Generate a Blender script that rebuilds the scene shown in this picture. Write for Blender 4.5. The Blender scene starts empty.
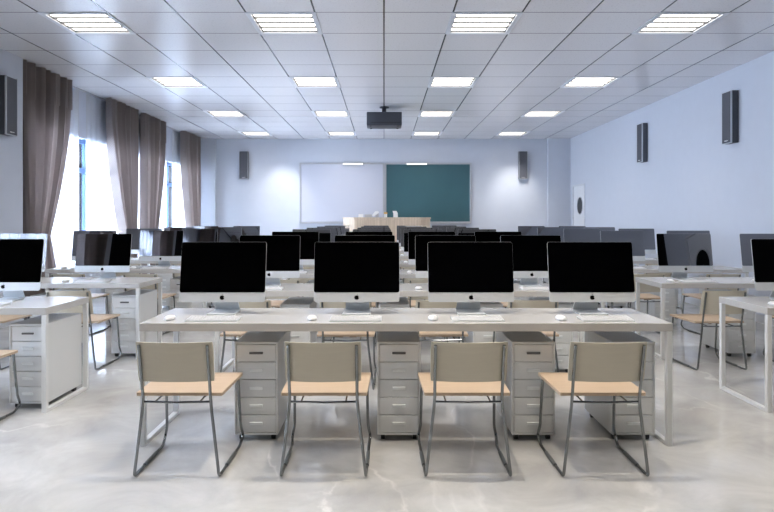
import bpy, bmesh, math, random
from mathutils import Vector, Matrix
random.seed(7)
C = bpy.context.scene.collection
S = bpy.context.scene
PI = math.pi

# ------------------------------------------------------------------ layout
HC = 1.386                      # eye height
HZ = 218.7                      # horizon row of the photograph
FPX = 623.0
XL, XR = -4.87, 5.02            # side walls
YB, YR = 16.884, -0.75          # board wall, rear wall
ZC = 3.546                      # ceiling
TX, TY, TY0 = 0.7235, 0.7403, 6.520   # ceiling tile pitch and anchor line

# ------------------------------------------------------------------ materials
def new_mat(name):
    m = bpy.data.materials.new(name); m.use_nodes = True
    return m, m.node_tree.nodes, m.node_tree.links, m.node_tree.nodes['Principled BSDF']

def pbr(name, col, rough=0.5, metal=0.0, spec=0.5, noise=0.0, nscale=20.0, bump=0.0, coat=0.0):
    m, N, L, b = new_mat(name)
    b.inputs['Roughness'].default_value = rough
    b.inputs['Metallic'].default_value = metal
    b.inputs['Specular IOR Level'].default_value = spec
    b.inputs['Coat Weight'].default_value = coat
    tc = N.new('ShaderNodeTexCoord')
    nz = N.new('ShaderNodeTexNoise'); nz.inputs['Scale'].default_value = nscale
    nz.inputs['Detail'].default_value = 4
    L.new(tc.outputs['Object'], nz.inputs['Vector'])
    rp = N.new('ShaderNodeValToRGB')
    a = 1 - noise
    rp.color_ramp.elements[0].position = 0.3; rp.color_ramp.elements[1].position = 0.7
    rp.color_ramp.elements[0].color = (col[0]*a, col[1]*a, col[2]*a, 1)
    rp.color_ramp.elements[1].color = (col[0], col[1], col[2], 1)
    L.new(nz.outputs['Fac'], rp.inputs['Fac'])
    L.new(rp.outputs['Color'], b.inputs['Base Color'])
    if bump:
        bp = N.new('ShaderNodeBump'); bp.inputs['Strength'].default_value = bump
        bp.inputs['Distance'].default_value = 0.002
        L.new(nz.outputs['Fac'], bp.inputs['Height']); L.new(bp.outputs['Normal'], b.inputs['Normal'])
    return m

def wood(name, c1, c2, rough=0.4, axis='X', scale=6.0):
    m, N, L, b = new_mat(name)
    b.inputs['Roughness'].default_value = rough
    tc = N.new('ShaderNodeTexCoord'); mp = N.new('ShaderNodeMapping')
    sc = {'X': (0.6, 14, 14), 'Y': (14, 0.6, 14), 'Z': (14, 14, 0.6)}[axis]
    mp.inputs['Scale'].default_value = sc
    nz = N.new('ShaderNodeTexNoise'); nz.inputs['Scale'].default_value = scale; nz.inputs['Detail'].default_value = 5
    rp = N.new('ShaderNodeValToRGB')
    rp.color_ramp.elements[0].position = 0.35; rp.color_ramp.elements[1].position = 0.65
    rp.color_ramp.elements[0].color = (*c1, 1); rp.color_ramp.elements[1].color = (*c2, 1)
    L.new(tc.outputs['Object'], mp.inputs['Vector']); L.new(mp.outputs['Vector'], nz.inputs['Vector'])
    L.new(nz.outputs['Fac'], rp.inputs['Fac']); L.new(rp.outputs['Color'], b.inputs['Base Color'])
    return m

def math_node(N, op, a=None, b=None):
    n = N.new('ShaderNodeMath'); n.operation = op
    if isinstance(a, (int, float)): n.inputs[0].default_value = a
    if isinstance(b, (int, float)): n.inputs[1].default_value = b
    return n

def floor_mat():
    m, N, L, b = new_mat('polished_marble')
    tc = N.new('ShaderNodeTexCoord')
    n1 = N.new('ShaderNodeTexNoise'); n1.inputs['Scale'].default_value = 1.9; n1.inputs['Detail'].default_value = 8
    n1.inputs['Roughness'].default_value = 0.62; n1.inputs['Distortion'].default_value = 0.6
    r1 = N.new('ShaderNodeValToRGB')
    r1.color_ramp.elements[0].position = 0.33; r1.color_ramp.elements[1].position = 0.66
    r1.color_ramp.elements[0].color = (0.44, 0.435, 0.425, 1); r1.color_ramp.elements[1].color = (0.60, 0.595, 0.58, 1)
    L.new(tc.outputs['Object'], n1.inputs['Vector']); L.new(n1.outputs['Fac'], r1.inputs['Fac'])
    # pale veins: thin band of a distorted noise
    n2 = N.new('ShaderNodeTexNoise'); n2.inputs['Scale'].default_value = 0.8; n2.inputs['Detail'].default_value = 9
    n2.inputs['Distortion'].default_value = 0.5
    mp = N.new('ShaderNodeMapping'); mp.inputs['Scale'].default_value = (1, 0.55, 1); mp.inputs['Rotation'].default_value = (0, 0, 0.5)
    L.new(tc.outputs['Object'], mp.inputs['Vector']); L.new(mp.outputs['Vector'], n2.inputs['Vector'])
    s = math_node(N, 'SUBTRACT', None, 0.5); L.new(n2.outputs['Fac'], s.inputs[0])
    a = math_node(N, 'ABSOLUTE'); L.new(s.outputs[0], a.inputs[0])
    r2 = N.new('ShaderNodeValToRGB')
    r2.color_ramp.elements[0].position = 0.0; r2.color_ramp.elements[1].position = 0.009
    r2.color_ramp.elements[0].color = (0.6, 0.6, 0.6, 1); r2.color_ramp.elements[1].color = (0, 0, 0, 1)
    L.new(a.outputs[0], r2.inputs['Fac'])
    mx = N.new('ShaderNodeMixRGB'); mx.inputs['Color2'].default_value = (0.86, 0.84, 0.81, 1)
    n4 = N.new('ShaderNodeTexNoise'); n4.inputs['Scale'].default_value = 2.3; L.new(tc.outputs['Object'], n4.inputs['Vector'])
    r4 = N.new('ShaderNodeMapRange'); r4.inputs['From Min'].default_value = 0.42; r4.inputs['From Max'].default_value = 0.68
    L.new(n4.outputs['Fac'], r4.inputs['Value'])
    vm = math_node(N, 'MULTIPLY'); L.new(r2.outputs['Color'], vm.inputs[0]); L.new(r4.outputs['Result'], vm.inputs[1])
    L.new(vm.outputs[0], mx.inputs['Fac']); L.new(r1.outputs['Color'], mx.inputs['Color1'])
    L.new(mx.outputs['Color'], b.inputs['Base Color'])
    n3 = N.new('ShaderNodeTexNoise'); n3.inputs['Scale'].default_value = 3; n3.inputs['Detail'].default_value = 5
    L.new(tc.outputs['Object'], n3.inputs['Vector'])
    r3 = N.new('ShaderNodeMapRange'); r3.inputs['To Min'].default_value = 0.05; r3.inputs['To Max'].default_value = 0.15
    L.new(n3.outputs['Fac'], r3.inputs['Value']); L.new(r3.outputs['Result'], b.inputs['Roughness'])
    b.inputs['Specular IOR Level'].default_value = 0.6
    return m

def ceiling_mat():
    m, N, L, b = new_mat('ceiling_tiles')
    tc = N.new('ShaderNodeTexCoord'); sp = N.new('ShaderNodeSeparateXYZ')
    L.new(tc.outputs['Object'], sp.inputs['Vector'])
    def line(sock, off, pitch, half):
        o = math_node(N, 'ADD', None, -off + pitch*40.5); L.new(sock, o.inputs[0])
        d = math_node(N, 'DIVIDE', None, pitch); L.new(o.outputs[0], d.inputs[0])
        f = math_node(N, 'FRACT'); L.new(d.outputs[0], f.inputs[0])
        s = math_node(N, 'SUBTRACT', None, 0.5); L.new(f.outputs[0], s.inputs[0])
        a = math_node(N, 'ABSOLUTE'); L.new(s.outputs[0], a.inputs[0])
        g = math_node(N, 'LESS_THAN', None, half/pitch); L.new(a.outputs[0], g.inputs[0])
        return g.outputs[0]
    lx = line(sp.outputs['X'], 0.0, TX, 0.009)
    ly = line(sp.outputs['Y'], TY0, TY, 0.0075)
    sn = N.new('ShaderNodeTexNoise'); sn.inputs['Scale'].default_value = 55; sn.inputs['Detail'].default_value = 2
    L.new(tc.outputs['Object'], sn.inputs['Vector'])
    rp = N.new('ShaderNodeValToRGB')
    rp.color_ramp.elements[0].position = 0.33; rp.color_ramp.elements[1].position = 0.40
    rp.color_ramp.elements[0].color = (0.60, 0.60, 0.62, 1); rp.color_ramp.elements[1].color = (0.73, 0.73, 0.755, 1)
    L.new(sn.outputs['Fac'], rp.inputs['Fac'])
    m1 = N.new('ShaderNodeMixRGB'); m1.inputs['Color2'].default_value = (0.16, 0.16, 0.18, 1)
    L.new(ly, m1.inputs['Fac']); L.new(rp.outputs['Color'], m1.inputs['Color1'])
    m2 = N.new('ShaderNodeMixRGB'); m2.inputs['Color2'].default_value = (0.012, 0.012, 0.015, 1)
    L.new(lx, m2.inputs['Fac']); L.new(m1.outputs['Color'], m2.inputs['Color1'])
    L.new(m2.outputs['Color'], b.inputs['Base Color'])
    b.inputs['Roughness'].default_value = 0.26
    b.inputs['Specular IOR Level'].default_value = 0.7
    return m

def fabric_mat():
    m, N, L, b = new_mat('curtain_weave')
    tc = N.new('ShaderNodeTexCoord')
    w = N.new('ShaderNodeTexWave'); w.inputs['Scale'].default_value = 26; w.bands_direction = 'DIAGONAL'
    w.inputs['Distortion'].default_value = 1.0
    L.new(tc.outputs['Object'], w.inputs['Vector'])
    rp = N.new('ShaderNodeValToRGB')
    rp.color_ramp.elements[0].color = (0.27, 0.225, 0.21, 1); rp.color_ramp.elements[1].color = (0.42, 0.365, 0.345, 1)
    L.new(w.outputs['Fac'], rp.inputs['Fac'])
    L.new(rp.outputs['Color'], b.inputs['Base Color'])
    b.inputs['Roughness'].default_value = 0.85
    b.inputs['Sheen Weight'].default_value = 0.3
    return m

def sheer_mat():
    m = bpy.data.materials.new('sheer_voile'); m.use_nodes = True
    N, L = m.node_tree.nodes, m.node_tree.links; N.clear()
    out = N.new('ShaderNodeOutputMaterial')
    tr = N.new('ShaderNodeBsdfTransparent'); tl = N.new('ShaderNodeBsdfTranslucent'); df = N.new('ShaderNodeBsdfDiffuse')
    tl.inputs['Color'].default_value = (0.93, 0.95, 0.98, 1); df.inputs['Color'].default_value = (0.9, 0.92, 0.95, 1)
    a = N.new('ShaderNodeMixShader'); a.inputs[0].default_value = 0.35
    L.new(tl.outputs[0], a.inputs[1]); L.new(df.outputs[0], a.inputs[2])
    c = N.new('ShaderNodeMixShader')
    tc = N.new('ShaderNodeTexCoord'); nz = N.new('ShaderNodeTexNoise'); nz.inputs['Scale'].default_value = 300
    L.new(tc.outputs['Object'], nz.inputs['Vector'])
    mr = N.new('ShaderNodeMapRange'); mr.inputs['To Min'].default_value = 0.5; mr.inputs['To Max'].default_value = 0.7
    L.new(nz.outputs['Fac'], mr.inputs['Value']); L.new(mr.outputs['Result'], c.inputs[0])
    L.new(tr.outputs[0], c.inputs[1]); L.new(a.outputs[0], c.inputs[2])
    L.new(c.outputs[0], out.inputs['Surface'])
    return m

def glass_mat():
    m = bpy.data.materials.new('window_glass'); m.use_nodes = True
    N, L = m.node_tree.nodes, m.node_tree.links; N.clear()
    out = N.new('ShaderNodeOutputMaterial')
    tr = N.new('ShaderNodeBsdfTransparent'); tr.inputs['Color'].default_value = (0.97, 0.985, 1, 1)
    gl = N.new('ShaderNodeBsdfGlossy'); gl.inputs['Roughness'].default_value = 0.02
    lw = N.new('ShaderNodeFresnel'); lw.inputs['IOR'].default_value = 1.45
    mx = N.new('ShaderNodeMixShader')
    L.new(lw.outputs[0], mx.inputs[0]); L.new(tr.outputs[0], mx.inputs[1]); L.new(gl.outputs[0], mx.inputs[2])
    L.new(mx.outputs[0], out.inputs['Surface'])
    return m

def emit(name, col, st):
    m = bpy.data.materials.new(name); m.use_nodes = True
    N, L = m.node_tree.nodes, m.node_tree.links; N.clear()
    out = N.new('ShaderNodeOutputMaterial'); e = N.new('ShaderNodeEmission')
    e.inputs['Color'].default_value = (*col, 1); e.inputs['Strength'].default_value = st
    L.new(e.outputs[0], out.inputs['Surface'])
    return m

TUBE_ST, WORLD_ST, BOARD_ST, LAMP_W = 5.0, 33.0, 2.5, 11.0
M = dict(
    wall=pbr('wall_paint', (0.565, 0.60, 0.675), 0.6, noise=0.02, nscale=6),
    rear=pbr('screen_reflection_black', (0.006, 0.006, 0.007), 0.9, spec=0.1),  # black stands in for the darkness mirrored in the front screens
    white=pbr('white_laminate', (0.53, 0.52, 0.505), 0.22, noise=0.02, nscale=3),
    steel=pbr('white_powder_coated_steel', (0.72, 0.73, 0.73), 0.35, noise=0.02),
    cab=pbr('white_cabinet_metal', (0.68, 0.69, 0.69), 0.4, noise=0.02, nscale=4),
    cabhandle=pbr('grey_handle', (0.86, 0.88, 0.88), 0.3),
    slot=pbr('dark_handle', (0.10, 0.10, 0.10), 0.4),
    black=pbr('black_plastic', (0.012, 0.012, 0.013), 0.45),
    alu=pbr('silver_aluminium', (0.62, 0.645, 0.665), 0.42, metal=0.2, noise=0.01),
    screen=pbr('black_screen_glass', (0.20, 0.20, 0.21), 0.015, metal=1.0),
    emblem=pbr('black_emblem', (0.005, 0.005, 0.005), 0.2),
    keyw=pbr('white_keys', (0.74, 0.74, 0.75), 0.45),
    chrome=pbr('chrome', (0.22, 0.23, 0.235), 0.08, metal=1.0),
    glide=pbr('grey_glide', (0.10, 0.11, 0.11), 0.5),
    beech=wood('beech_laminate', (0.53, 0.395, 0.27), (0.585, 0.445, 0.315), 0.38),
    brown=pbr('brown_bracket', (0.16, 0.10, 0.05), 0.5),
    back=wood('beige_backrest', (0.56, 0.51, 0.41), (0.58, 0.53, 0.425), 0.42),
    lectern=wood('pale_oak', (0.62, 0.49, 0.36), (0.74, 0.60, 0.46), 0.45, 'Z', 2.0),
    speaker=pbr('charcoal_cabinet', (0.055, 0.06, 0.075), 0.5),
    grille=pbr('charcoal_grille', (0.085, 0.09, 0.11), 0.6, noise=0.3, nscale=400),
    edge=pbr('silver_edge', (0.55, 0.57, 0.6), 0.4, metal=0.3),
    proj=pbr('dark_projector_shell', (0.05, 0.055, 0.07), 0.5),
    board=pbr('white_enamel', (0.54, 0.56, 0.64), 0.3),
    chalk=pbr('green_chalkboard', (0.05, 0.125, 0.145), 0.3, noise=0.06, nscale=3),
    frame=pbr('aluminium_frame', (0.50, 0.51, 0.54), 0.35, metal=0.4),
    bluef=pbr('blue_window_frame', (0.09, 0.19, 0.42), 0.4),
    door=pbr('door_paint', (0.72, 0.74, 0.78), 0.45),
    trim=pbr('door_trim', (0.62, 0.64, 0.68), 0.45),
    dglass=pbr('dark_glass', (0.01, 0.012, 0.013), 0.05),
    yellow=pbr('ochre_lid', (0.62, 0.38, 0.06), 0.5),
    card=pbr('white_card', (0.82, 0.82, 0.82), 0.6),
    grey=pbr('grey_plastic', (0.45, 0.45, 0.46), 0.5),
    troffer=pbr('white_light_housing', (0.60, 0.63, 0.68), 0.4),
    louvre=pbr('grey_louvre', (0.10, 0.105, 0.115), 0.5),
    floor=floor_mat(), ceil=ceiling_mat(), cloth=fabric_mat(), sheer=sheer_mat(), glass=glass_mat(),
    tube=emit('fluorescent_tube', (1.0, 0.93, 0.85), TUBE_ST),
    lamp=emit('board_lamp_glow', (1.0, 0.98, 0.95), BOARD_ST),
)

# ------------------------------------------------------------------ mesh helpers
def box(bm, x0, x1, y0, y1, z0, z1, bev=0.0, seg=2):
    r = bmesh.ops.create_cube(bm, size=1.0)
    vs = r['verts']
    for v in vs:
        v.co = Vector((x0+(v.co.x+.5)*(x1-x0), y0+(v.co.y+.5)*(y1-y0), z0+(v.co.z+.5)*(z1-z0)))
    if bev:
        es = list({e for v in vs for e in v.link_edges})
        bmesh.ops.bevel(bm, geom=es, offset=bev, segments=seg, affect='EDGES', profile=0.5, clamp_overlap=True)

def fillet(pts, r, n=4):
    pts = [Vector(p) for p in pts]; out = [pts[0]]
    for i in range(1, len(pts)-1):
        a, b, c = pts[i-1], pts[i], pts[i+1]
        d0, d1 = (a-b), (c-b)
        q = min(r, d0.length*.45, d1.length*.45)
        p0, p1 = b+d0.normalized()*q, b+d1.normalized()*q
        for k in range(n+1):
            t = k/n
            out.append(p0*(1-t)**2 + b*2*t*(1-t) + p1*t*t)
    out.append(pts[-1]); return out

def tube(bm, pts, r, seg=8):
    pts = [Vector(p) for p in pts]; rings = []
    up = None
    for i, p in enumerate(pts):
        t = ((pts[i+1]-p) if i == 0 else (p-pts[i-1]) if i == len(pts)-1 else (pts[i+1]-p).normalized()+(p-pts[i-1]).normalized()).normalized()
        if up is None:
            up = Vector((0, 0, 1)) if abs(t.z) < .9 else Vector((1, 0, 0))
        u = (up - t*up.dot(t)).normalized(); w = t.cross(u); up = u
        rings.append([bm.verts.new(p + u*math.cos(2*PI*k/seg)*r + w*math.sin(2*PI*k/seg)*r) for k in range(seg)])
    for a, b in zip(rings, rings[1:]):
        for k in range(seg):
            bm.faces.new((a[k], a[(k+1) % seg], b[(k+1) % seg], b[k]))
    bm.faces.new(rings[0][::-1]); bm.faces.new(rings[-1])

def cyl(bm, p0, p1, r0, r1=None, seg=16):
    r1 = r0 if r1 is None else r1
    p0, p1 = Vector(p0), Vector(p1); t = (p1-p0).normalized()
    u = t.orthogonal().normalized(); w = t.cross(u)
    A = [bm.verts.new(p0+u*math.cos(2*PI*k/seg)*r0+w*math.sin(2*PI*k/seg)*r0) for k in range(seg)]
    B = [bm.verts.new(p1+u*math.cos(2*PI*k/seg)*r1+w*math.sin(2*PI*k/seg)*r1) for k in range(seg)]
    for k in range(seg): bm.faces.new((A[k], A[(k+1) % seg], B[(k+1) % seg], B[k]))
    bm.faces.new(A[::-1]); bm.faces.new(B)

def prism(bm, outline, f, depth):
    """extrude a closed 2-D outline; f maps (u, v, d) to a point"""
    A = [bm.verts.new(f(u, v, 0)) for u, v in outline]; B = [bm.verts.new(f(u, v, depth)) for u, v in outline]
    n = len(A)
    for k in range(n): bm.faces.new((A[k], A[(k+1) % n], B[(k+1) % n], B[k]))
    bm.faces.new(A[::-1]); bm.faces.new(B)

def obj(name, bm, mat, parent=None, smooth=False):
    bmesh.ops.recalc_face_normals(bm, faces=bm.faces[:])
    me = bpy.data.meshes.new(name); bm.to_mesh(me); bm.free()
    me.materials.append(mat)
    if smooth:
        for p in me.polygons: p.use_smooth = True
        me.set_sharp_from_angle(angle=math.radians(40))
    o = bpy.data.objects.new(name, me); C.objects.link(o)
    if parent: o.parent = parent
    return o

def B(): return bmesh.new()

def tag(o, label, cat, group=None):
    o['label'] = label; o['category'] = cat
    if group: o['group'] = group
    return o

def thing(name, label, cat, loc=(0, 0, 0), rz=0.0, group=None):
    o = bpy.data.objects.new(name, None); C.objects.link(o)
    o.location = loc; o.rotation_euler = (0, 0, rz); o.empty_display_size = 0.1
    return tag(o, label, cat, group)

def dup(root, loc, rz, label, group=None):
    r = root.copy(); C.objects.link(r); r.location = loc; r.rotation_euler = (0, 0, rz)
    r['label'] = label
    if group: r['group'] = group
    for ch in list(root.children):
        c = ch.copy(); C.objects.link(c); c.parent = r
        for g in list(ch.children):
            d = g.copy(); C.objects.link(d); d.parent = c
    return r

class Proto:
    """builds the first one, then copies it"""
    def __init__(self, fn): self.fn, self.o = fn, None
    def put(self, loc, rz, label, group):
        if self.o is None:
            self.o = self.fn(); o = self.o
            o.location = loc; o.rotation_euler = (0, 0, rz); o['label'] = label; o['group'] = group
            return o
        return dup(self.o, loc, rz, label, group)

def struct(name, bm, mat, parent=None, smooth=False):
    o = obj(name, bm, mat, parent, smooth)
    if parent is None: o['kind'] = 'structure'
    return o

# ------------------------------------------------------------------ the room
b = B(); box(b, XL-.55, XR+.2, YR-.2, YB+.2, -.1, 0); struct('floor', b, M['floor'])

lights = []                                       # ceiling cells that hold a fitting
for j in (-8, -4, 0, 4, 8, 12):  # the row over the viewer is added, unseen, to brighten the front
    for i in (-5, -2, 1, 4): lights.append((i, j))
b = B()
YD = 2.1                                          # the rear bay, painted black for dark screen reflections, begins here
xs = [XL-.25] + [k*TX for k in range(-6, 7) if XL < k*TX < XR] + [XR]
ys = [TY0+k*TY for k in range(-7, 15) if TY0+k*TY < YB-.01] + [YB]
for x0, x1 in zip(xs, xs[1:]):
    for y0, y1 in zip(ys, ys[1:]):
        i, j = round(x0/TX), round((y0-TY0)/TY)
        if (i, j) in lights and abs(x0-i*TX) < .01 and abs(y0-TY0-j*TY) < .01: continue
        vs = [b.verts.new(p) for p in ((x0, y0, ZC), (x0, y1, ZC), (x1, y1, ZC), (x1, y0, ZC))]
        b.faces.new(vs)
bmesh.ops.remove_doubles(b, verts=b.verts[:], dist=1e-5)
r = bmesh.ops.extrude_face_region(b, geom=b.faces[:])
for v in [g for g in r['geom'] if isinstance(g, bmesh.types.BMVert)]: v.co.z += .10
struct('ceiling', b, M['ceil'])

b = B(); box(b, XL-.55, XR+.2, YB, YB+.2, 0, ZC+.1); struct('wall_front', b, M['wall'])
b = B(); box(b, XL-.55, XR+.2, YR-.2, YR, 0, ZC+.1); box(b, XL-.55, XL, YR, YD, 0, ZC+.1); box(b, XR, XR+.2, YR, YD, 0, ZC+.1)
struct('wall_rear', b, M['rear'])  # unseen bay walls, blackened so the screens mirror darkness
b = B(); a0, a1 = TY0-8*TY, TY0-7*TY
box(b, XL, XR, YR, a0, ZC, ZC+.1)
cuts = [XL] + [k*TX for k in (-5, -4, -2, -1, 1, 2, 4, 5)] + [XR]
for x0, x1 in zip(cuts[::2], cuts[1::2]): box(b, x0, x1, a0, a1, ZC, ZC+.1)
struct('ceiling_rear', b, M['rear'])

# right wall with door openings
DOORS = [(15.56, 16.56), (2.85, 3.85)]
DH = 2.27
b = B()
box(b, XR, XR+.2, YD, DOORS[1][0], 0, ZC+.1); box(b, XR, XR+.2, DOORS[1][1], DOORS[0][0], 0, ZC+.1)
box(b, XR, XR+.2, DOORS[0][1], YB, 0, ZC+.1)
for y0, y1 in DOORS: box(b, XR, XR+.2, y0, y1, DH, ZC+.1)
struct('wall_right', b, M['wall'])
for n, (y0, y1) in enumerate(DOORS):
    b = B(); box(b, XR+.012, XR+.06, y0+.04, y1-.04, 0.005, DH-.04, .003)
    d = struct('door_%d' % (n+1), b, M['door'])
    b = B(); box(b, XR-.012, XR+.1, y0, y0+.04, 0, DH); box(b, XR-.012, XR+.1, y1-.04, y1, 0, DH); box(b, XR-.012, XR+.1, y0+.04, y1-.04, DH-.04, DH)
    obj('door_frame', b, M['trim'], d)
    yc = (y0+y1)/2 - .08
    b = B(); cyl(b, (XR+.02, yc, 1.72), (XR+.004, yc, 1.72), .215, seg=40); obj('round_window', b, M['dglass'], d)
    b = B()
    ring = [(XR+.006, yc+math.cos(t*2*PI/40)*.222, 1.72+math.sin(t*2*PI/40)*.222) for t in range(41)]
    tube(b, ring, .012, 6); obj('window_ring', b, M['edge'], d, True)
    b = B(); box(b, XR-.02, XR+.012, y0+.09, y0+.12, .98, 1.14, .004); tube(b, fillet([(XR+.0, y0+.105, 1.06), (XR-.06, y0+.105, 1.06), (XR-.06, y0+.22, 1.06)], .02), .01); obj('door_handle', b, M['chrome'], d, True)

# left wall: a pier, then the window wall set back behind a curtain pocket
XW = XL-.25
WIN = [(8.62, 12.40, 10.78), (12.64, 16.55, 14.95), (2.75, 6.1, 4.4)]
WZ0, WZ1 = 0.55, 2.76
b = B()
box(b, XW-.3, XL, YD, 2.3, 0, ZC+.1); box(b, XW-.3, XL, 6.25, 8.40, 0, ZC+.1)
edges = [2.3, WIN[2][0], WIN[2][1], 6.25, 8.40, WIN[0][0], WIN[0][1], WIN[1][0], WIN[1][1], YB]
for k in (0, 2, 4, 6, 8): box(b, XW-.3, XW, edges[k], edges[k+1], 0, ZC+.1)
for y0, y1, ym in WIN:
    box(b, XW-.3, XW, y0, y1, 0, WZ0); box(b, XW-.3, XW, y0, y1, WZ1, ZC+.1)
struct('wall_left', b, M['wall'])
for n, (y0, y1, ym) in enumerate(WIN):
    xa, xb = XW-.095, XW-.06
    b = B(); w = .04
    for ya in (y0, ym-w/2, y1-w): box(b, xa, xb, ya, ya+w, WZ0, WZ1)
    for za in (WZ0, 2.17, WZ1-.09): box(b, xa+.002, xb-.002, y0+.01, y1-.01, za, za+.08 if za != WZ0 else za+.06)
    o = struct('window_%d' % (n+1), b, M['bluef'])
    b = B(); box(b, XW-.078, XW-.072, y0+.02, y1-.02, WZ0+.02, WZ1-.02); obj('pane', b, M['glass'], o)
    b = B(); box(b, XW-.05, XW+.03, y0-.02, y1+.02, WZ0-.035, WZ0, .006); obj('window_sill', b, M['white'], o)

b = B(); box(b, XL-.25, XL+.33, YB-.12, YB, 0, ZC); struct('trim_1', b, M['wall'])
b = B(); box(b, XR-.60, XR, YB-.12, YB, 0, ZC); struct('trim_2', b, M['wall'])
b = B(); box(b, -2.6, 2.9, 14.95, YB, 0, .16, .01); box(b, -2.4, 2.7, 15.0, YB, .16, .30, .01); struct('stage_platform', b, M['floor'])
for nm, x0, x1, y0, y1 in (('left', XL, XL+.015, 6.25, 8.4), ('front', XL+.33, XR-.6, YB-.015, YB)):
    b = B(); box(b, x0, x1, y0, y1, .0 if nm == 'left' else .3, .1 if nm == 'left' else .4); struct('baseboard_' + nm, b, M['trim'])
b = B(); box(b, XR-.015, XR, YD, DOORS[1][0], 0, .1); box(b, XR-.015, XR, DOORS[1][1], DOORS[0][0], 0, .1); struct('baseboard_right', b, M['trim'])

# ------------------------------------------------------------------ ceiling lights
def make_light():
    t = thing('ceiling_light', '', 'ceiling light')
    hx, hy = TX/2+.008, TY/2+.008
    b = B()                                        # frame: ring lying in the tile grid
    f = .050
    for x0, x1, y0, y1 in ((-hx, hx, -hy, -hy+f), (-hx, hx, hy-f, hy), (-hx, -hx+f, -hy+f, hy-f), (hx-f, hx, -hy+f, hy-f)):
        box(b, x0, x1, y0, y1, -.010, -.001)
    obj('frame', b, M['troffer'], t)
    b = B()                                        # open housing
    ix, iy = hx-f, hy-f
    box(b, -ix-.01, ix+.01, -iy-.01, iy+.01, .07, .08)
    for x0, x1, y0, y1 in ((-ix-.01, ix+.01, -iy-.01, -iy), (-ix-.01, ix+.01, iy, iy+.01), (-ix-.01, -ix, -iy, iy), (ix, ix+.01, -iy, iy)):
        box(b, x0, x1, y0, y1, -.001, .07)
    obj('housing', b, M['louvre'], t)
    n = 4; p = 2*iy/n
    for k in range(n):
        yc = -iy + p*(k+.5)
        b = B(); box(b, -ix+.012, ix-.012, yc-p*.39, yc+p*.39, .012, .032, .008, 2); obj('tube', b, M['tube'], t)
    for k in range(1, n):
        yc = -iy + p*k
        b = B(); box(b, -ix, ix, yc-.009, yc+.009, .0, .05); obj('louvre', b, M['louvre'], t)
    return t
PL = Proto(make_light)
COLW = {-5: 'leftmost', -2: 'second from left', 1: 'third from left', 4: 'rightmost'}
ROWW = {-8: 'added unseen row over the viewer', -4: 'row just above the frame', 0: 'ceiling row nearest the viewer', 4: 'second ceiling row from the viewer',
        8: 'third ceiling row from the viewer', 12: 'ceiling row nearest the board wall'}
for i, j in lights:
    PL.put(((i+.5)*TX, TY0+(j+.5)*TY, ZC), 0, 'square recessed four-tube light panel, %s in the %s' % (COLW[i], ROWW[j]), 'recessed ceiling light panels')

# ------------------------------------------------------------------ desks
def make_desk(width, cap=False, name='computer_desk'):
    def fn():
        t = thing(name, '', 'desk')
        w, d, h = width/2, .645, .75
        b = B(); box(b, -w, w, 0, d, h-.050, h, .003); obj('tabletop', b, M['white'], t)
        for s in (-1, 1):
            x0, x1 = sorted((s*(w-.002), s*(w-.036)))
            for y0 in (.002, d-.036):
                b = B(); box(b, x0, x1, y0, y0+.034, 0, h-.050, .002, 1); obj('leg', b, M['steel'], t)
            b = B(); box(b, x0, x1, .036, d-.036, .0, .024, .002, 1); obj('floor_rail', b, M['steel'], t)
        if not cap: return t
        b = B(); cyl(b, (w-.002, .03, h-.035), (w+.014, .10, h-.035), .012); p = obj('cable_cap', b, M['black'], t); p['label'] = 'small black round cap'
        return t
    return fn

def make_pedestal():
    t = thing('drawer_pedestal', '', 'drawer cabinet')
    w, d, z0, z1 = .135, .53, .042, .62
    b = B()
    box(b, -w, -w+.012, 0, d, z0, z1, .002, 1); box(b, w-.012, w, 0, d, z0, z1, .002, 1)
    box(b, -w+.012, w-.012, 0, d, z1-.014, z1, .002, 1); box(b, -w+.012, w-.012, 0, d, z0, z0+.012)
    box(b, -w+.012, w-.012, d-.012, d, z0+.012, z1-.014); box(b, -w+.012, w-.012, .03, .04, z0+.012, z1-.014)
    obj('body', b, M['cab'], t)
    n = 5; zz0, zz1 = z0+.012, z1-.016; p = (zz1-zz0)/n
    for k in range(n):
        a = zz0 + p*k
        b = B(); box(b, -w+.014, w-.014, .002, .028, a+.002, a+p-.002, .0025, 1)
        dr = obj('drawer', b, M['cab'], t)
        zc = a + p*.52
        b = B()
        if k == n-1:
            box(b, -.042, .042, -.008, .004, zc-.007, zc+.006, .002, 1); h = obj('handle', b, M['slot'], dr); h['label'] = 'dark slim handle'
        else:
            box(b, -.040, .040, -.003, .004, zc-.009, zc+.010, .001, 1); box(b, -.040, .040, -.010, -.002, zc+.004, zc+.010, .001, 1)
            h = obj('handle', b, M['cabhandle'], dr)
    for sx in (-1, 1):
        for y in (.05, d-.06):
            b = B(); cyl(b, (sx*(w-.035)-.012, y, .019), (sx*(w-.035)+.012, y, .019), .019, seg=14)
            box(b, sx*(w-.035)-.016, sx*(w-.035)+.016, y-.012, y+.012, .03, .0425)
            obj('caster', b, M['black'], t, True)
    return t

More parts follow.
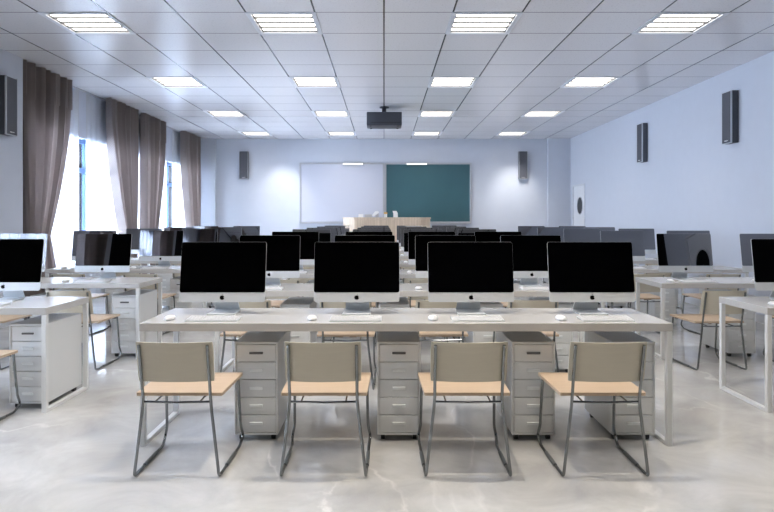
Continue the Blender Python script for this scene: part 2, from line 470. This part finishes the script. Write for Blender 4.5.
def make_chair():
    t = thing('sled_chair', '', 'chair')
    b = B(); out = []
    for cx, cy, a0 in ((.225, .008, -90), (.236, .437, 0), (-.236, .437, 90), (-.225, .008, 180)):
        for k in range(5):
            a = math.radians(a0 + 90*k/4); out.append((cx+math.cos(a)*.008, cy+math.sin(a)*.008))
    prism(b, out, lambda u, v, dd: Vector((u, v, .428+dd)), .017)
    obj('seat', b, M['beech'], t)
    ypost = lambda z: -.038 - .062*max(0, z-.43)/.29
    b = B(); nx, nz = 16, 6                        # curved back panel, in front of the posts
    def pt(u, v, dd):
        x = -.203+.406*u; z = .520+.216*v
        e = max(0, abs(2*v-1)-.9)/.1
        x *= 1-.012*e*e
        return Vector((x, ypost(z) + .0105 - .024*(1-(x/.18)**2) + dd, z))
    G = {}
    for s, dd in ((0, 0), (1, .011)):
        for i in range(nx+1):
            for k in range(nz+1): G[s, i, k] = b.verts.new(pt(i/nx, k/nz, dd))
    for i in range(nx):
        for k in range(nz):
            b.faces.new((G[0, i, k], G[0, i+1, k], G[0, i+1, k+1], G[0, i, k+1]))
            b.faces.new((G[1, i, k], G[1, i, k+1], G[1, i+1, k+1], G[1, i+1, k]))
    for i in range(nx):
        b.faces.new((G[0, i, 0], G[1, i, 0], G[1, i+1, 0], G[0, i+1, 0])); b.faces.new((G[0, i, nz], G[0, i+1, nz], G[1, i+1, nz], G[1, i, nz]))
    for k in range(nz):
        b.faces.new((G[0, 0, k], G[0, 0, k+1], G[1, 0, k+1], G[1, 0, k])); b.faces.new((G[0, nx, k], G[1, nx, k], G[1, nx, k+1], G[0, nx, k+1]))
    obj('backrest', b, M['back'], t, True)
    for s in (-1, 1):
        pts = [(s*.180, ypost(.722), .722), (s*.180, ypost(.43), .43), (s*.183, -.036, .38), (s*.227, -.042, .009),
               (s*.233, .41, .009), (s*.240, .475, .05), (s*.226, .462, .11), (s*.219, .425, .420)]
        b = B(); tube(b, fillet(pts, .026, 5), .0085, 10); fr = obj('side_frame', b, M['chrome'], t, True)
        b = B()
        tube(b, [(s*.2292, .11, .0095), (s*.2316, .30, .0095)], .0112, 8); obj('glide', b, M['glide'], fr, True)
    b = B(); tube(b, [(-.184, -.034, .406), (0, -.030, .401), (.184, -.034, .406)], .0065, 8); tube(b, [(-.218, .40, .412), (.218, .40, .412)], .0065, 8)
    for s in (-1, 1): tube(b, [(s*.12, -.032, .404), (s*.12, .40, .415)], .005, 6)
    obj('crossbar', b, M['chrome'], t, True)
    for s in (-1, 1):
        b = B(); tube(b, [(s*.085, .03, .425), (s*.03, .09, .412)], .007, 6); obj('bracket', b, M['brown'], t)
    return t

TILT = math.radians(9)
def make_computer():
    t = thing('desktop_computer', '', 'computer')
    W, H, Z0, Y0 = .2855, .402, .082, 0.0
    ct, st = math.cos(TILT), math.sin(TILT)
    def P(u, v, d):                 # u across, v up the panel, d towards the back
        return Vector((u, Y0 + v*st + d*ct, Z0 + v*ct - d*st))
    def rrect(x0, x1, y0, y1, r, n=4):
        o = []
        for cx, cy, a0 in ((x1-r, y0+r, -90), (x1-r, y1-r, 0), (x0+r, y1-r, 90), (x0+r, y0+r, 180)):
            for k in range(n+1):
                a = math.radians(a0+90*k/n); o.append((cx+r*math.cos(a), cy+r*math.sin(a)))
        return o
    chin = .064
    b = B()                          # shell: thin rim, bulging back
    rings = []
    base = rrect(-W, W, 0, H, .014)
    cx, cy = 0, H*.5
    for sc, dd in ((1, 0), (1, .006), (.985, .010), (.8, .024), (.5, .036), (.2, .041)):
        rings.append([b.verts.new(P(cx+(u-cx)*sc, cy+(v-cy)*sc, dd)) for u, v in base])
    n = len(base)
    for a, c in zip(rings, rings[1:]):
        for k in range(n): b.faces.new((a[k], a[(k+1) % n], c[(k+1) % n], c[k]))
    b.faces.new(rings[0][::-1]); b.faces.new(rings[-1])
    sh = obj('shell', b, M['alu'], t, True)
    b = B(); prism(b, rrect(-W+.0008, W-.0008, chin, H-.0008, .013), lambda u, v, d: P(u, v, -.0015+d), .003)
    obj('screen', b, M['screen'], t)
    # emblem on the chin: fruit outline with a bite and a leaf
    R = .0150; o = []
    bx, br = R*1.25, R*.52
    for k in range(48):
        a = 2*PI*k/48
        rr = R*(1 - .10*max(0, math.cos(a-PI/2))**6*1.6 - .06*max(0, math.cos(a+PI/2))**8 + .05*abs(math.cos(a)))
        u, v = rr*math.cos(a), rr*1.02*math.sin(a)
        du, dv = u-bx, v-.002
        if math.hypot(du, dv) < br:
            s = br/math.hypot(du, dv); u, v = bx+du*s, .002+dv*s
        o.append((u, v))
    b = B(); prism(b, [(u, chin*.47+v) for u, v in o], lambda u, v, d: P(u, v, -.001+d), .0015)
    lf = [(.001+.0055*tt, R*.95+.0085*tt+.003*math.sin(PI*tt)*sg) for sg, rng in ((1, range(0, 7)), (-1, range(5, 0, -1))) for tt in (q/6 for q in rng)]
    prism(b, [(u, chin*.47+v) for u, v in lf], lambda u, v, d: P(u, v, -.001+d), .0015)
    e = obj('emblem', b, M['emblem'], sh); e['label'] = 'black fruit emblem with a bite and a leaf'
    # stand: foot and neck bent from one sheet
    b = B()
    prof = [(-.035, .0, .094), (.13, .0, .090), (.152, .006, .086), (.156, .02, .082), (.125, .09, .076), (.085, .20, .072)]
    th = .009
    A, D = [], []
    for i, (y, z, hw) in enumerate(prof):
        if i < 2: nrm = (0, th)
        elif i == 2: nrm = (-th*.6, th*.8)
        elif i == 3: nrm = (-th, th*.3)
        else: nrm = (-th, -.003)
        A.append([b.verts.new((-hw, y, z)), b.verts.new((hw, y, z))])
        D.append([b.verts.new((-hw, y+nrm[0], z+nrm[1])), b.verts.new((hw, y+nrm[0], z+nrm[1]))])
    for i in range(len(prof)-1):
        b.faces.new((A[i][0], A[i][1], A[i+1][1], A[i+1][0])); b.faces.new((D[i][0], D[i+1][0], D[i+1][1], D[i][1]))
        for s in (0, 1): b.faces.new((A[i][s], A[i+1][s], D[i+1][s], D[i][s]))
    b.faces.new((A[0][0], D[0][0], D[0][1], A[0][1])); b.faces.new((A[-1][0], A[-1][1], D[-1][1], D[-1][0]))
    obj('stand', b, M['alu'], t, True)
    return t

def make_keyboard():
    t = thing('computer_keyboard', '', 'keyboard')
    w, d = .162, .128
    b = B(); vs = {}
    for x in (-w, w):
        for y, z0, z1 in ((0, 0, .006), (d, 0, .015)):
            for k, z in ((0, z0), (1, z1)): vs[x, y, k] = b.verts.new((x, y, z))
    q = lambda *a: b.faces.new([vs[i] for i in a])
    q((-w, 0, 0), (w, 0, 0), (w, 0, 1), (-w, 0, 1)); q((-w, d, 0), (-w, d, 1), (w, d, 1), (w, d, 0)); q((-w, 0, 0), (-w, 0, 1), (-w, d, 1), (-w, d, 0))
    q((w, 0, 0), (w, d, 0), (w, d, 1), (w, 0, 1)); q((-w, 0, 1), (w, 0, 1), (w, d, 1), (-w, d, 1)); q((-w, 0, 0), (-w, d, 0), (w, d, 0), (w, 0, 0))
    obj('base', b, M['alu'], t)
    b = B()
    def key(x0, x1, y0, y1):
        z = .006 + .009*((y0+y1)/2)/d
        box(b, x0, x1, y0, y1, z-.002, z+.0035)
    rows = 6; kp = (d-.012)/rows
    for r_ in range(rows):
        y0 = .006+kp*r_
        if r_ == 0:
            cuts = [0, .09, .17, .25, .63, .71, .79, .86, .93, 1.0]
        else:
            n = 14; off = (0, .35, .2, .1, 0, 0)[r_]
            cuts = [0] + [(i+off)/n for i in range(1, n)] + [1.0]
        for a, c in zip(cuts, cuts[1:]):
            key(-w+.006+(2*w-.012)*a+.0016, -w+.006+(2*w-.012)*c-.0016, y0+.0016, y0+kp-.0016)
    k = obj('keys', b, M['keyw'], t); k['label'] = 'rows of white keys'
    return t

def make_mouse():
    t = thing('computer_mouse', '', 'mouse')
    b = B(); nu, nv = 20, 6; rings = []
    for j in range(nv):
        a = (PI/2)*j/nv
        rings.append([b.verts.new((.032*math.copysign(abs(math.cos(2*PI*k/nu))**.8, math.cos(2*PI*k/nu))*math.cos(a)**.6,
                                   .056*math.sin(2*PI*k/nu)*math.cos(a)**.6, .006+.021*math.sin(a))) for k in range(nu)])
    top = b.verts.new((0, 0, .027))
    for a, c in zip(rings, rings[1:]):
        for k in range(nu): b.faces.new((a[k], a[(k+1) % nu], c[(k+1) % nu], c[k]))
    for k in range(nu): b.faces.new((rings[-1][k], rings[-1][(k+1) % nu], top))
    b.faces.new(rings[0][::-1])
    obj('shell', b, M['keyw'], t, True)
    b = B(); cyl(b, (0, 0, 0), (0, 0, .0065), .027, .0285, 20)
    for v in b.verts: v.co.y *= 1.72
    obj('base', b, M['alu'], t)
    return t

PD_C, PD_S = Proto(make_desk(3.25, True)), Proto(make_desk(1.85))
PP, PCh, PCo, PK, PM = Proto(make_pedestal), Proto(make_chair), Proto(make_computer), Proto(make_keyboard), Proto(make_mouse)
PITCH = 1.69
ORD = ['nearest', 'second', 'third', 'fourth', 'fifth', 'sixth', 'seventh']
def rowname(k, where):
    return ('the nearest %s desk' % where) if k == 0 else ('the %s %s desk from the viewer' % (ORD[k], where))

def station(xm, xch, xcab, y, k, where, seat, gw, jit):
    rn = rowname(k, where)
    PCo.put((xm, y+.35, .75), 0, 'silver black-screened desktop computer, %s on %s' % (seat, rn), 'desktop computers on the ' + gw)
    PK.put((xm+.005+jit()*.01, y+.062, .75), jit()*.03, 'white slim keyboard, %s on %s' % (seat, rn), 'keyboards on the ' + gw)
    PM.put((xm-.272+jit()*.01, y+.135, .75), jit()*.12, 'white oval mouse, %s on %s' % (seat, rn), 'mice on the ' + gw)
    PCh.put((xch+jit()*.012, y-.42, 0), jit()*.035, 'beige sled chair, %s at %s' % (seat, rn), 'chairs at the ' + gw)
    PP.put((xcab, y+.085, 0), 0, 'white five-drawer pedestal, %s under %s' % (seat, rn), 'drawer pedestals under the ' + gw)

rng = random.Random(3)
def jit(): return rng.uniform(-1, 1)
SC = ['leftmost of four', 'second from left', 'third from left', 'rightmost of four']
for k in range(7):
    y = 3.79 + PITCH*k
    PD_C.put((.134, y, 0), 0, 'long white four-seat desk in the centre, ' + ('nearest the viewer' if k == 0 else ORD[k] + ' from the viewer'), 'long centre desks')
    for i in range(4):
        station((-1.077, -.182, .580, 1.386)[i], (-1.108, -.324, .451, 1.186)[i], (-.795, .093, .93, 1.552)[i], y, k, 'centre', SC[i], 'centre desks',
                (lambda: 0) if k == 0 else jit)
for k in range(6):
    y = 4.445 + PITCH*k
    PD_S.put((-2.41-.925, y, 0), 0, 'white two-seat desk by the windows, ' + ('nearest the viewer' if k == 0 else ORD[k] + ' from the viewer'), 'window side desks')
    for i in range(2):
        station((-2.935, -3.82)[i], (-2.86, -3.72)[i], (-2.59, -3.40)[i], y, k, 'left', ('aisle side', 'window side')[i], 'left desks', jit)
    PD_S.put((2.735+.925, y, 0), 0, 'white two-seat desk by the right wall, ' + ('nearest the viewer' if k == 0 else ORD[k] + ' from the viewer'), 'wall side desks')
    for i in range(2):
        station((3.146, 4.02)[i], (3.09, 3.99)[i], (3.575, 4.40)[i], y, k, 'right', ('aisle side', 'wall side')[i], 'right desks', jit)

# ------------------------------------------------------------------ boards
bx0, bxm, bx1, bz0, bz1 = (299.5-384)*YB/FPX, (384.6-384)*YB/FPX, (471.5-384)*YB/FPX, 1.265, 2.90
def board(name, label, x0, x1, mat):
    t = thing(name, label, 'board', ((x0+x1)/2, YB, bz0), 0)
    w = (x1-x0)/2-.004; h = bz1-bz0
    b = B(); box(b, -w+.03, w-.03, -.028, -.004, .03, h-.03); obj('panel', b, mat, t)
    b = B(); f = .045
    for q in ((-w, w, 0, f), (-w, w, h-f, h), (-w, -w+f, f, h-f), (w-f, w, f, h-f)): box(b, q[0], q[1], -.04, -.001, q[2], q[3], .003, 1)
    obj('frame', b, M['frame'], t)
    b = B(); box(b, -w+.02, w-.02, -.11, -.038, -.01, .012, .003, 1); obj('tray', b, M['frame'], t)
    return t
board('whiteboard', 'blank whiteboard on the far wall, left of the chalkboard', bx0, bxm, M['board'])
board('chalkboard', 'dark green chalkboard on the far wall, right of the whiteboard', bxm, bx1, M['chalk'])
for px, nm in ((353, 'whiteboard'), (416.6, 'chalkboard')):
    t = thing('board_light', 'slim bright lamp bar on the top edge of the %s' % nm, 'lamp', ((px-384)*YB/FPX, YB, bz1-.065), 0, 'lamp bars over the boards')
    b = B(); box(b, -.27, .27, -.10, -.042, .008, .05, .004, 1); obj('housing', b, M['frame'], t)
    b = B(); box(b, -.262, .262, -.112, -.098, .008, .040); obj('diffuser', b, M['lamp'], t)

# ------------------------------------------------------------------ lectern with things on it
LT = 1.42
t = thing('lectern_desk', 'wide pale wooden teacher desk in front of the boards', 'lectern', (.06, 15.25, .30))
h = LT-.30
plan = [(-.80, 0), (.86, 0), (1.12, .42), (1.12, .72), (-1.10, .72), (-1.10, .42)]
b = B(); prism(b, [(u*.985, v*.985+.01) for u, v in plan], lambda u, v, d: Vector((u, v, d)), h-.04); obj('body', b, M['lectern'], t)
b = B(); prism(b, plan, lambda u, v, d: Vector((u, v-.01, h-.04+d)), .04); obj('top', b, M['lectern'], t)
for i in range(7):
    b = B(); x0 = -.76+.226*i; box(b, x0, x0+.2, -.012, .012, .03, h-.06, .004, 1); obj('front_plank', b, M['lectern'], t)
def small(px): return (px-384)*15.55/FPX
t = thing('paper_carton', 'white gable-topped carton, rightmost item on the wooden teacher desk', 'carton', (small(395.5), 15.5, LT))
b = B(); box(b, -.055, .055, -.05, .05, 0, .10, .004, 1); obj('body', b, M['card'], t)
b = B(); prism(b, [(-.055, 0), (.055, 0), (.02, .06), (-.075, .06)], lambda u, v, d: Vector((u, -.05+d, .10+v)), .1); obj('gable', b, M['card'], t)
t = thing('lidded_jar', 'small white jar with an ochre lid on the wooden teacher desk', 'jar', (small(385.6), 15.5, LT))
b = B(); cyl(b, (0, 0, 0), (0, 0, .085), .038, seg=20); obj('body', b, M['card'], t, True)
b = B(); cyl(b, (0, 0, .085), (0, 0, .125), .045, .042, 20); p = obj('lid', b, M['yellow'], t, True); p['label'] = 'ochre lid'
t = thing('tilted_stand', 'white document stand with a tilted top on the teacher desk, left of the jar', 'stand', (small(376), 15.5, LT))
b = B(); box(b, -.01, .07, -.05, .05, 0, .10, .004, 1); obj('body', b, M['grey'], t)
b = B(); prism(b, [(-.10, .05), (-.06, .02), (.07, .11), (.06, .155), (-.02, .15)], lambda u, v, d: Vector((u, -.06+d, v)), .12); obj('tilted_top', b, M['card'], t)
b = B(); box(b, -.09, .09, -.06, .06, 0, .075, .008, 2); o = obj('plastic_case', b, M['grey'], None); o.location = (small(368.5), 15.5, LT)
tag(o, 'low grey case on the teacher desk, left of the tilted stand', 'case')
b = B(); box(b, -.06, .06, -.06, .06, 0, .08, .004, 1); o = obj('white_box', b, M['card'], None); o.location = (small(361), 15.5, LT)
tag(o, 'low white box, leftmost item on the wooden teacher desk', 'box')

# ------------------------------------------------------------------ wall speakers
def make_speaker():
    t = thing('wall_speaker', '', 'speaker')
    w, d, h = .118, .115, .74
    b = B(); box(b, -w, w, -d+.02, -.002, 0, h, .004, 1); obj('cabinet', b, M['speaker'], t)
    b = B(); box(b, -w+.006, w-.006, -d, -d+.02, .008, h-.008, .004, 1); obj('grille', b, M['grille'], t)
    b = B()
    for s in (-1, 1): box(b, s*(w-.003)-.004, s*(w-.003)+.004, -d-.001, -d+.021, 0, h)
    box(b, -w, w, -d, -d+.02, -.004, .006); obj('edge_strip', b, M['edge'], t)
    b = B()
    sq = [(-.045+.09*i/14, -d-.0025, .036+.007*math.sin(i*1.9)*(1-.4*i/14)) for i in range(15)]
    tube(b, sq, .0028, 5); p = obj('maker_mark', b, M['card'], t); p['label'] = 'tiny white script mark'
    return t
PS = Proto(make_speaker)
g = 'charcoal wall speakers'
PS.put((-3.78, YB, 2.46), 0, 'charcoal speaker on the far wall, left of the whiteboard', g)
PS.put((3.75, YB, 2.46), 0, 'charcoal speaker on the far wall, right of the chalkboard', g)
PS.put((XR, 8.93, 2.465), -PI/2, 'larger-looking charcoal speaker on the right wall, nearer the viewer', g)
PS.put((XR, 11.97, 2.47), -PI/2, 'charcoal speaker on the right wall, farther from the viewer', g)
PS.put((XL, 7.965, 2.455), PI/2, 'charcoal speaker on the left wall beside the first curtain', g)

# ------------------------------------------------------------------ projector
t = thing('ceiling_projector', 'dark ceiling projector hanging from a short pole in the middle', 'projector', (.005, 12.06, ZC))
b = B(); cyl(b, (0, 0, -.02), (0, 0, 0), .09, seg=24); obj('mount_plate', b, M['proj'], t, True)
b = B(); cyl(b, (0, 0, -.13), (0, 0, -.015), .042, seg=16); obj('pole', b, M['proj'], t, True)
b = B(); box(b, -.335, .335, -.22, .25, -.385, -.125, .018, 3); bd = obj('body', b, M['proj'], t, True)
b = B(); box(b, -.26, .31, -.2225, -.215, -.335, -.322); obj('front_groove', b, M['black'], bd)
b = B(); cyl(b, (.15, .25, -.25), (.15, .28, -.25), .06, .055, 24); obj('lens', b, M['dglass'], t, True)
b = B()
for sx in (-1, 1):
    for sy in (-.15, .17): cyl(b, (sx*.26, sy, -.398), (sx*.26, sy, -.384), .018)
obj('foot', b, M['black'], t)

# ------------------------------------------------------------------ curtains
def curtain(label, y0, y1, g0, g1, seed):
    """y0..y1 at the top, gathered to g0..g1 at the tie-back"""
    rg = random.Random(seed)
    t = thing('curtain', label, 'curtain', (XL-.045, (y0+y1)/2, 0.02), 0, 'brown-grey window curtains')
    oy = (y0+y1)/2
    zt, ztie, zb = ZC-.035, 1.12, .03
    nf = 6; nu, nv = nf*10, 44
    ph = [rg.uniform(-.9, .9) for _ in range(nf+2)]
    def row(z, lo, hi, amp, depth, jag=0):
        r_ = []
        for i in range(nu+1):
            u = i/nu; f = u*nf; a = 2*PI*f + .8*math.sin(2*PI*u*2.3+ph[0]) + ph[1]
            y = lo + (hi-lo)*u - oy
            x = depth*amp*(math.copysign(abs(math.sin(a))**.7, math.sin(a))*.85 + .22*math.sin(2.3*a+ph[2]))
            r_.append((x, y, z))
        return r_
    def cloth(rows, name, parent, off=0.0):
        b = B()
        R_ = [[b.verts.new((x+off, y, z-.02)) for x, y, z in r_] for r_ in rows]
        for a, c in zip(R_, R_[1:]):
            for k in range(len(a)-1): b.faces.new((a[k], a[k+1], c[k+1], c[k]))
        r2 = bmesh.ops.solidify(b, geom=b.faces[:], thickness=.003)
        return obj(name, b, M['cloth'], parent, True)
    rows = []
    for j in range(nv+1):
        z = zt + (zb-zt)*j/nv
        if z > ztie:
            s = (zt-z)/(zt-ztie); e = s**1.7
        else:
            s = (ztie-z)/(ztie-zb); e = 1-.45*(s**.7)
        lo, hi = y0+(g0-y0)*e, y1+(g1-y1)*e
        rows.append(row(z, lo, hi, .55+.25*min(1, (zt-z)/1.0), .125))
    cloth(rows, 'drape', t)
    rows = [row(zt+.028-(.47*j/8), y0-.004, y1+.004, .6, .120) for j in range(9)]
    cloth(rows, 'header', t, .012)
    # tie-back band
    b = B(); pts = []
    for k in range(25):
        a = 2*PI*k/24
        pts.append((.10*math.cos(a), (g0+g1)/2-oy + ((g1-g0)/2+.02)*math.sin(a), ztie))
    tube(b, pts, .016, 6); obj('tie_back', b, M['cloth'], t, True)
    return t
curtain('brown-grey curtain beside the left wall speaker, nearest the viewer', 8.42, 9.66, 8.50, 9.0, 1)
curtain('brown-grey curtain at the far side of the first window', 11.05, 12.27, 11.70, 12.2, 2)
curtain('brown-grey curtain at the near side of the second window', 12.66, 13.86, 12.72, 13.35, 3)
curtain('brown-grey curtain in the far left corner of the room', 15.22, 16.55, 15.72, 16.45, 4)
curtain('brown-grey curtain near the viewer, outside the frame on the left', 2.32, 3.3, 2.4, 2.95, 5)
curtain('brown-grey curtain outside the frame, before the left wall speaker', 5.1, 6.2, 5.5, 6.15, 6)

def sheer(label, y0, y1, seed):
    rg = random.Random(seed); b = B(); nu = int((y1-y0)*60); ph = rg.uniform(0, 6)
    R_ = []
    for z in (ZC-.03, 2.4, 1.2, .05):
        R_.append([b.verts.new((.016*math.sin((y0+(y1-y0)*i/nu)*30+ph+1.2*math.sin(i*.05)), y0+(y1-y0)*i/nu, z)) for i in range(nu+1)])
    for a, c in zip(R_, R_[1:]):
        for k in range(nu): b.faces.new((a[k], a[k+1], c[k+1], c[k]))
    o = obj('sheer_curtain', b, M['sheer'], None, True); o.location = (XW+.045, 0, 0)
    return tag(o, label, 'sheer curtain', 'white sheer curtains')
sheer('white sheer curtain at the near half of the first window', 8.55, 10.33, 1)
sheer('white sheer curtain at the far half of the first window', 10.64, 12.42, 2)
sheer('white sheer curtain at the near half of the second window', 12.58, 14.52, 3)
sheer('white sheer curtain at the far half of the second window', 14.88, 16.6, 4)
sheer('white sheer curtain near the viewer, outside the frame on the left', 2.9, 6.0, 5)

# ------------------------------------------------------------------ daylight
w = bpy.data.worlds.new('sky'); S.world = w; w.use_nodes = True
N, L = w.node_tree.nodes, w.node_tree.links
bg = N['Background']; bg.inputs['Color'].default_value = (0.70, 0.81, 1.0, 1); bg.inputs['Strength'].default_value = WORLD_ST
for y0, y1, ym in WIN:                                 # portals guide the sky's light through the openings
    ld = bpy.data.lights.new('window_portal', 'AREA'); ld.shape = 'RECTANGLE'; ld.size = WZ1-WZ0; ld.size_y = y1-y0
    ld.cycles.is_portal = True
    lo = bpy.data.objects.new('window_portal', ld); C.objects.link(lo)
    lo.location = (XW-.2, (y0+y1)/2, (WZ0+WZ1)/2); lo.rotation_euler = (0, -PI/2, 0)

for i, j in lights:                                    # the light the ceiling panels give, aimed down by their louvres
    ld = bpy.data.lights.new('panel_lamp', 'AREA'); ld.shape = 'RECTANGLE'; ld.size = .60; ld.size_y = .62
    ld.energy = LAMP_W; ld.color = (1.0, .94, .86); ld.spread = math.radians(115)
    lo = bpy.data.objects.new('panel_lamp', ld); C.objects.link(lo)
    lo.location = ((i+.5)*TX, TY0+(j+.5)*TY, ZC-.012)

# warm spot placed to match the chair shadows; its unseen ceiling fitting is added
t = thing('added_downlight', 'added round downlight fitting, out of view above the front chairs', 'downlight', (.2, 3.2, ZC))
b = B(); cyl(b, (0, 0, -.006), (0, 0, 0), .075, seg=32); obj('trim_ring', b, M['troffer'], t)
b = B(); cyl(b, (0, 0, -.009), (0, 0, -.005), .058, seg=32); obj('lens', b, M['tube'], t)
ld = bpy.data.lights.new('downlight_lamp', 'SPOT'); ld.energy = 170; ld.spot_size = math.radians(125); ld.spot_blend = .6
ld.shadow_soft_size = .05; ld.color = (1, .90, .76)
lo = bpy.data.objects.new('downlight_lamp', ld); C.objects.link(lo); lo.location = (.2, 3.2, ZC-.07)

# two wall washers on the board wall
for x in (-2.72, 3.5):
    ld = bpy.data.lights.new('wall_washer', 'SPOT'); ld.energy = 105; ld.spot_size = math.radians(62); ld.spot_blend = 1.0
    ld.shadow_soft_size = .05; ld.color = (1, .97, .92)
    lo = bpy.data.objects.new('wall_washer', ld); C.objects.link(lo)
    lo.location = (x, YB-1.0, ZC-.05)
    lo.rotation_euler = (Vector((x, YB, 1.65))-Vector(lo.location)).to_track_quat('-Z', 'Y').to_euler()

# ------------------------------------------------------------------ camera
cd = bpy.data.cameras.new('camera'); cam = bpy.data.objects.new('camera', cd); C.objects.link(cam)
cam.location = (0, 0, HC); cam.rotation_euler = (PI/2, 0, 0)
cd.sensor_width = 36; cd.lens = FPX*36/774
cd.shift_x = (387-384)/774; cd.shift_y = -(256-HZ)/774
cd.clip_start = .05
S.camera = cam
S.view_settings.view_transform = 'Standard'; S.view_settings.look = 'None'
S.view_settings.gamma = 1; S.view_settings.use_curve_mapping = False
S.view_settings.exposure = 0.15
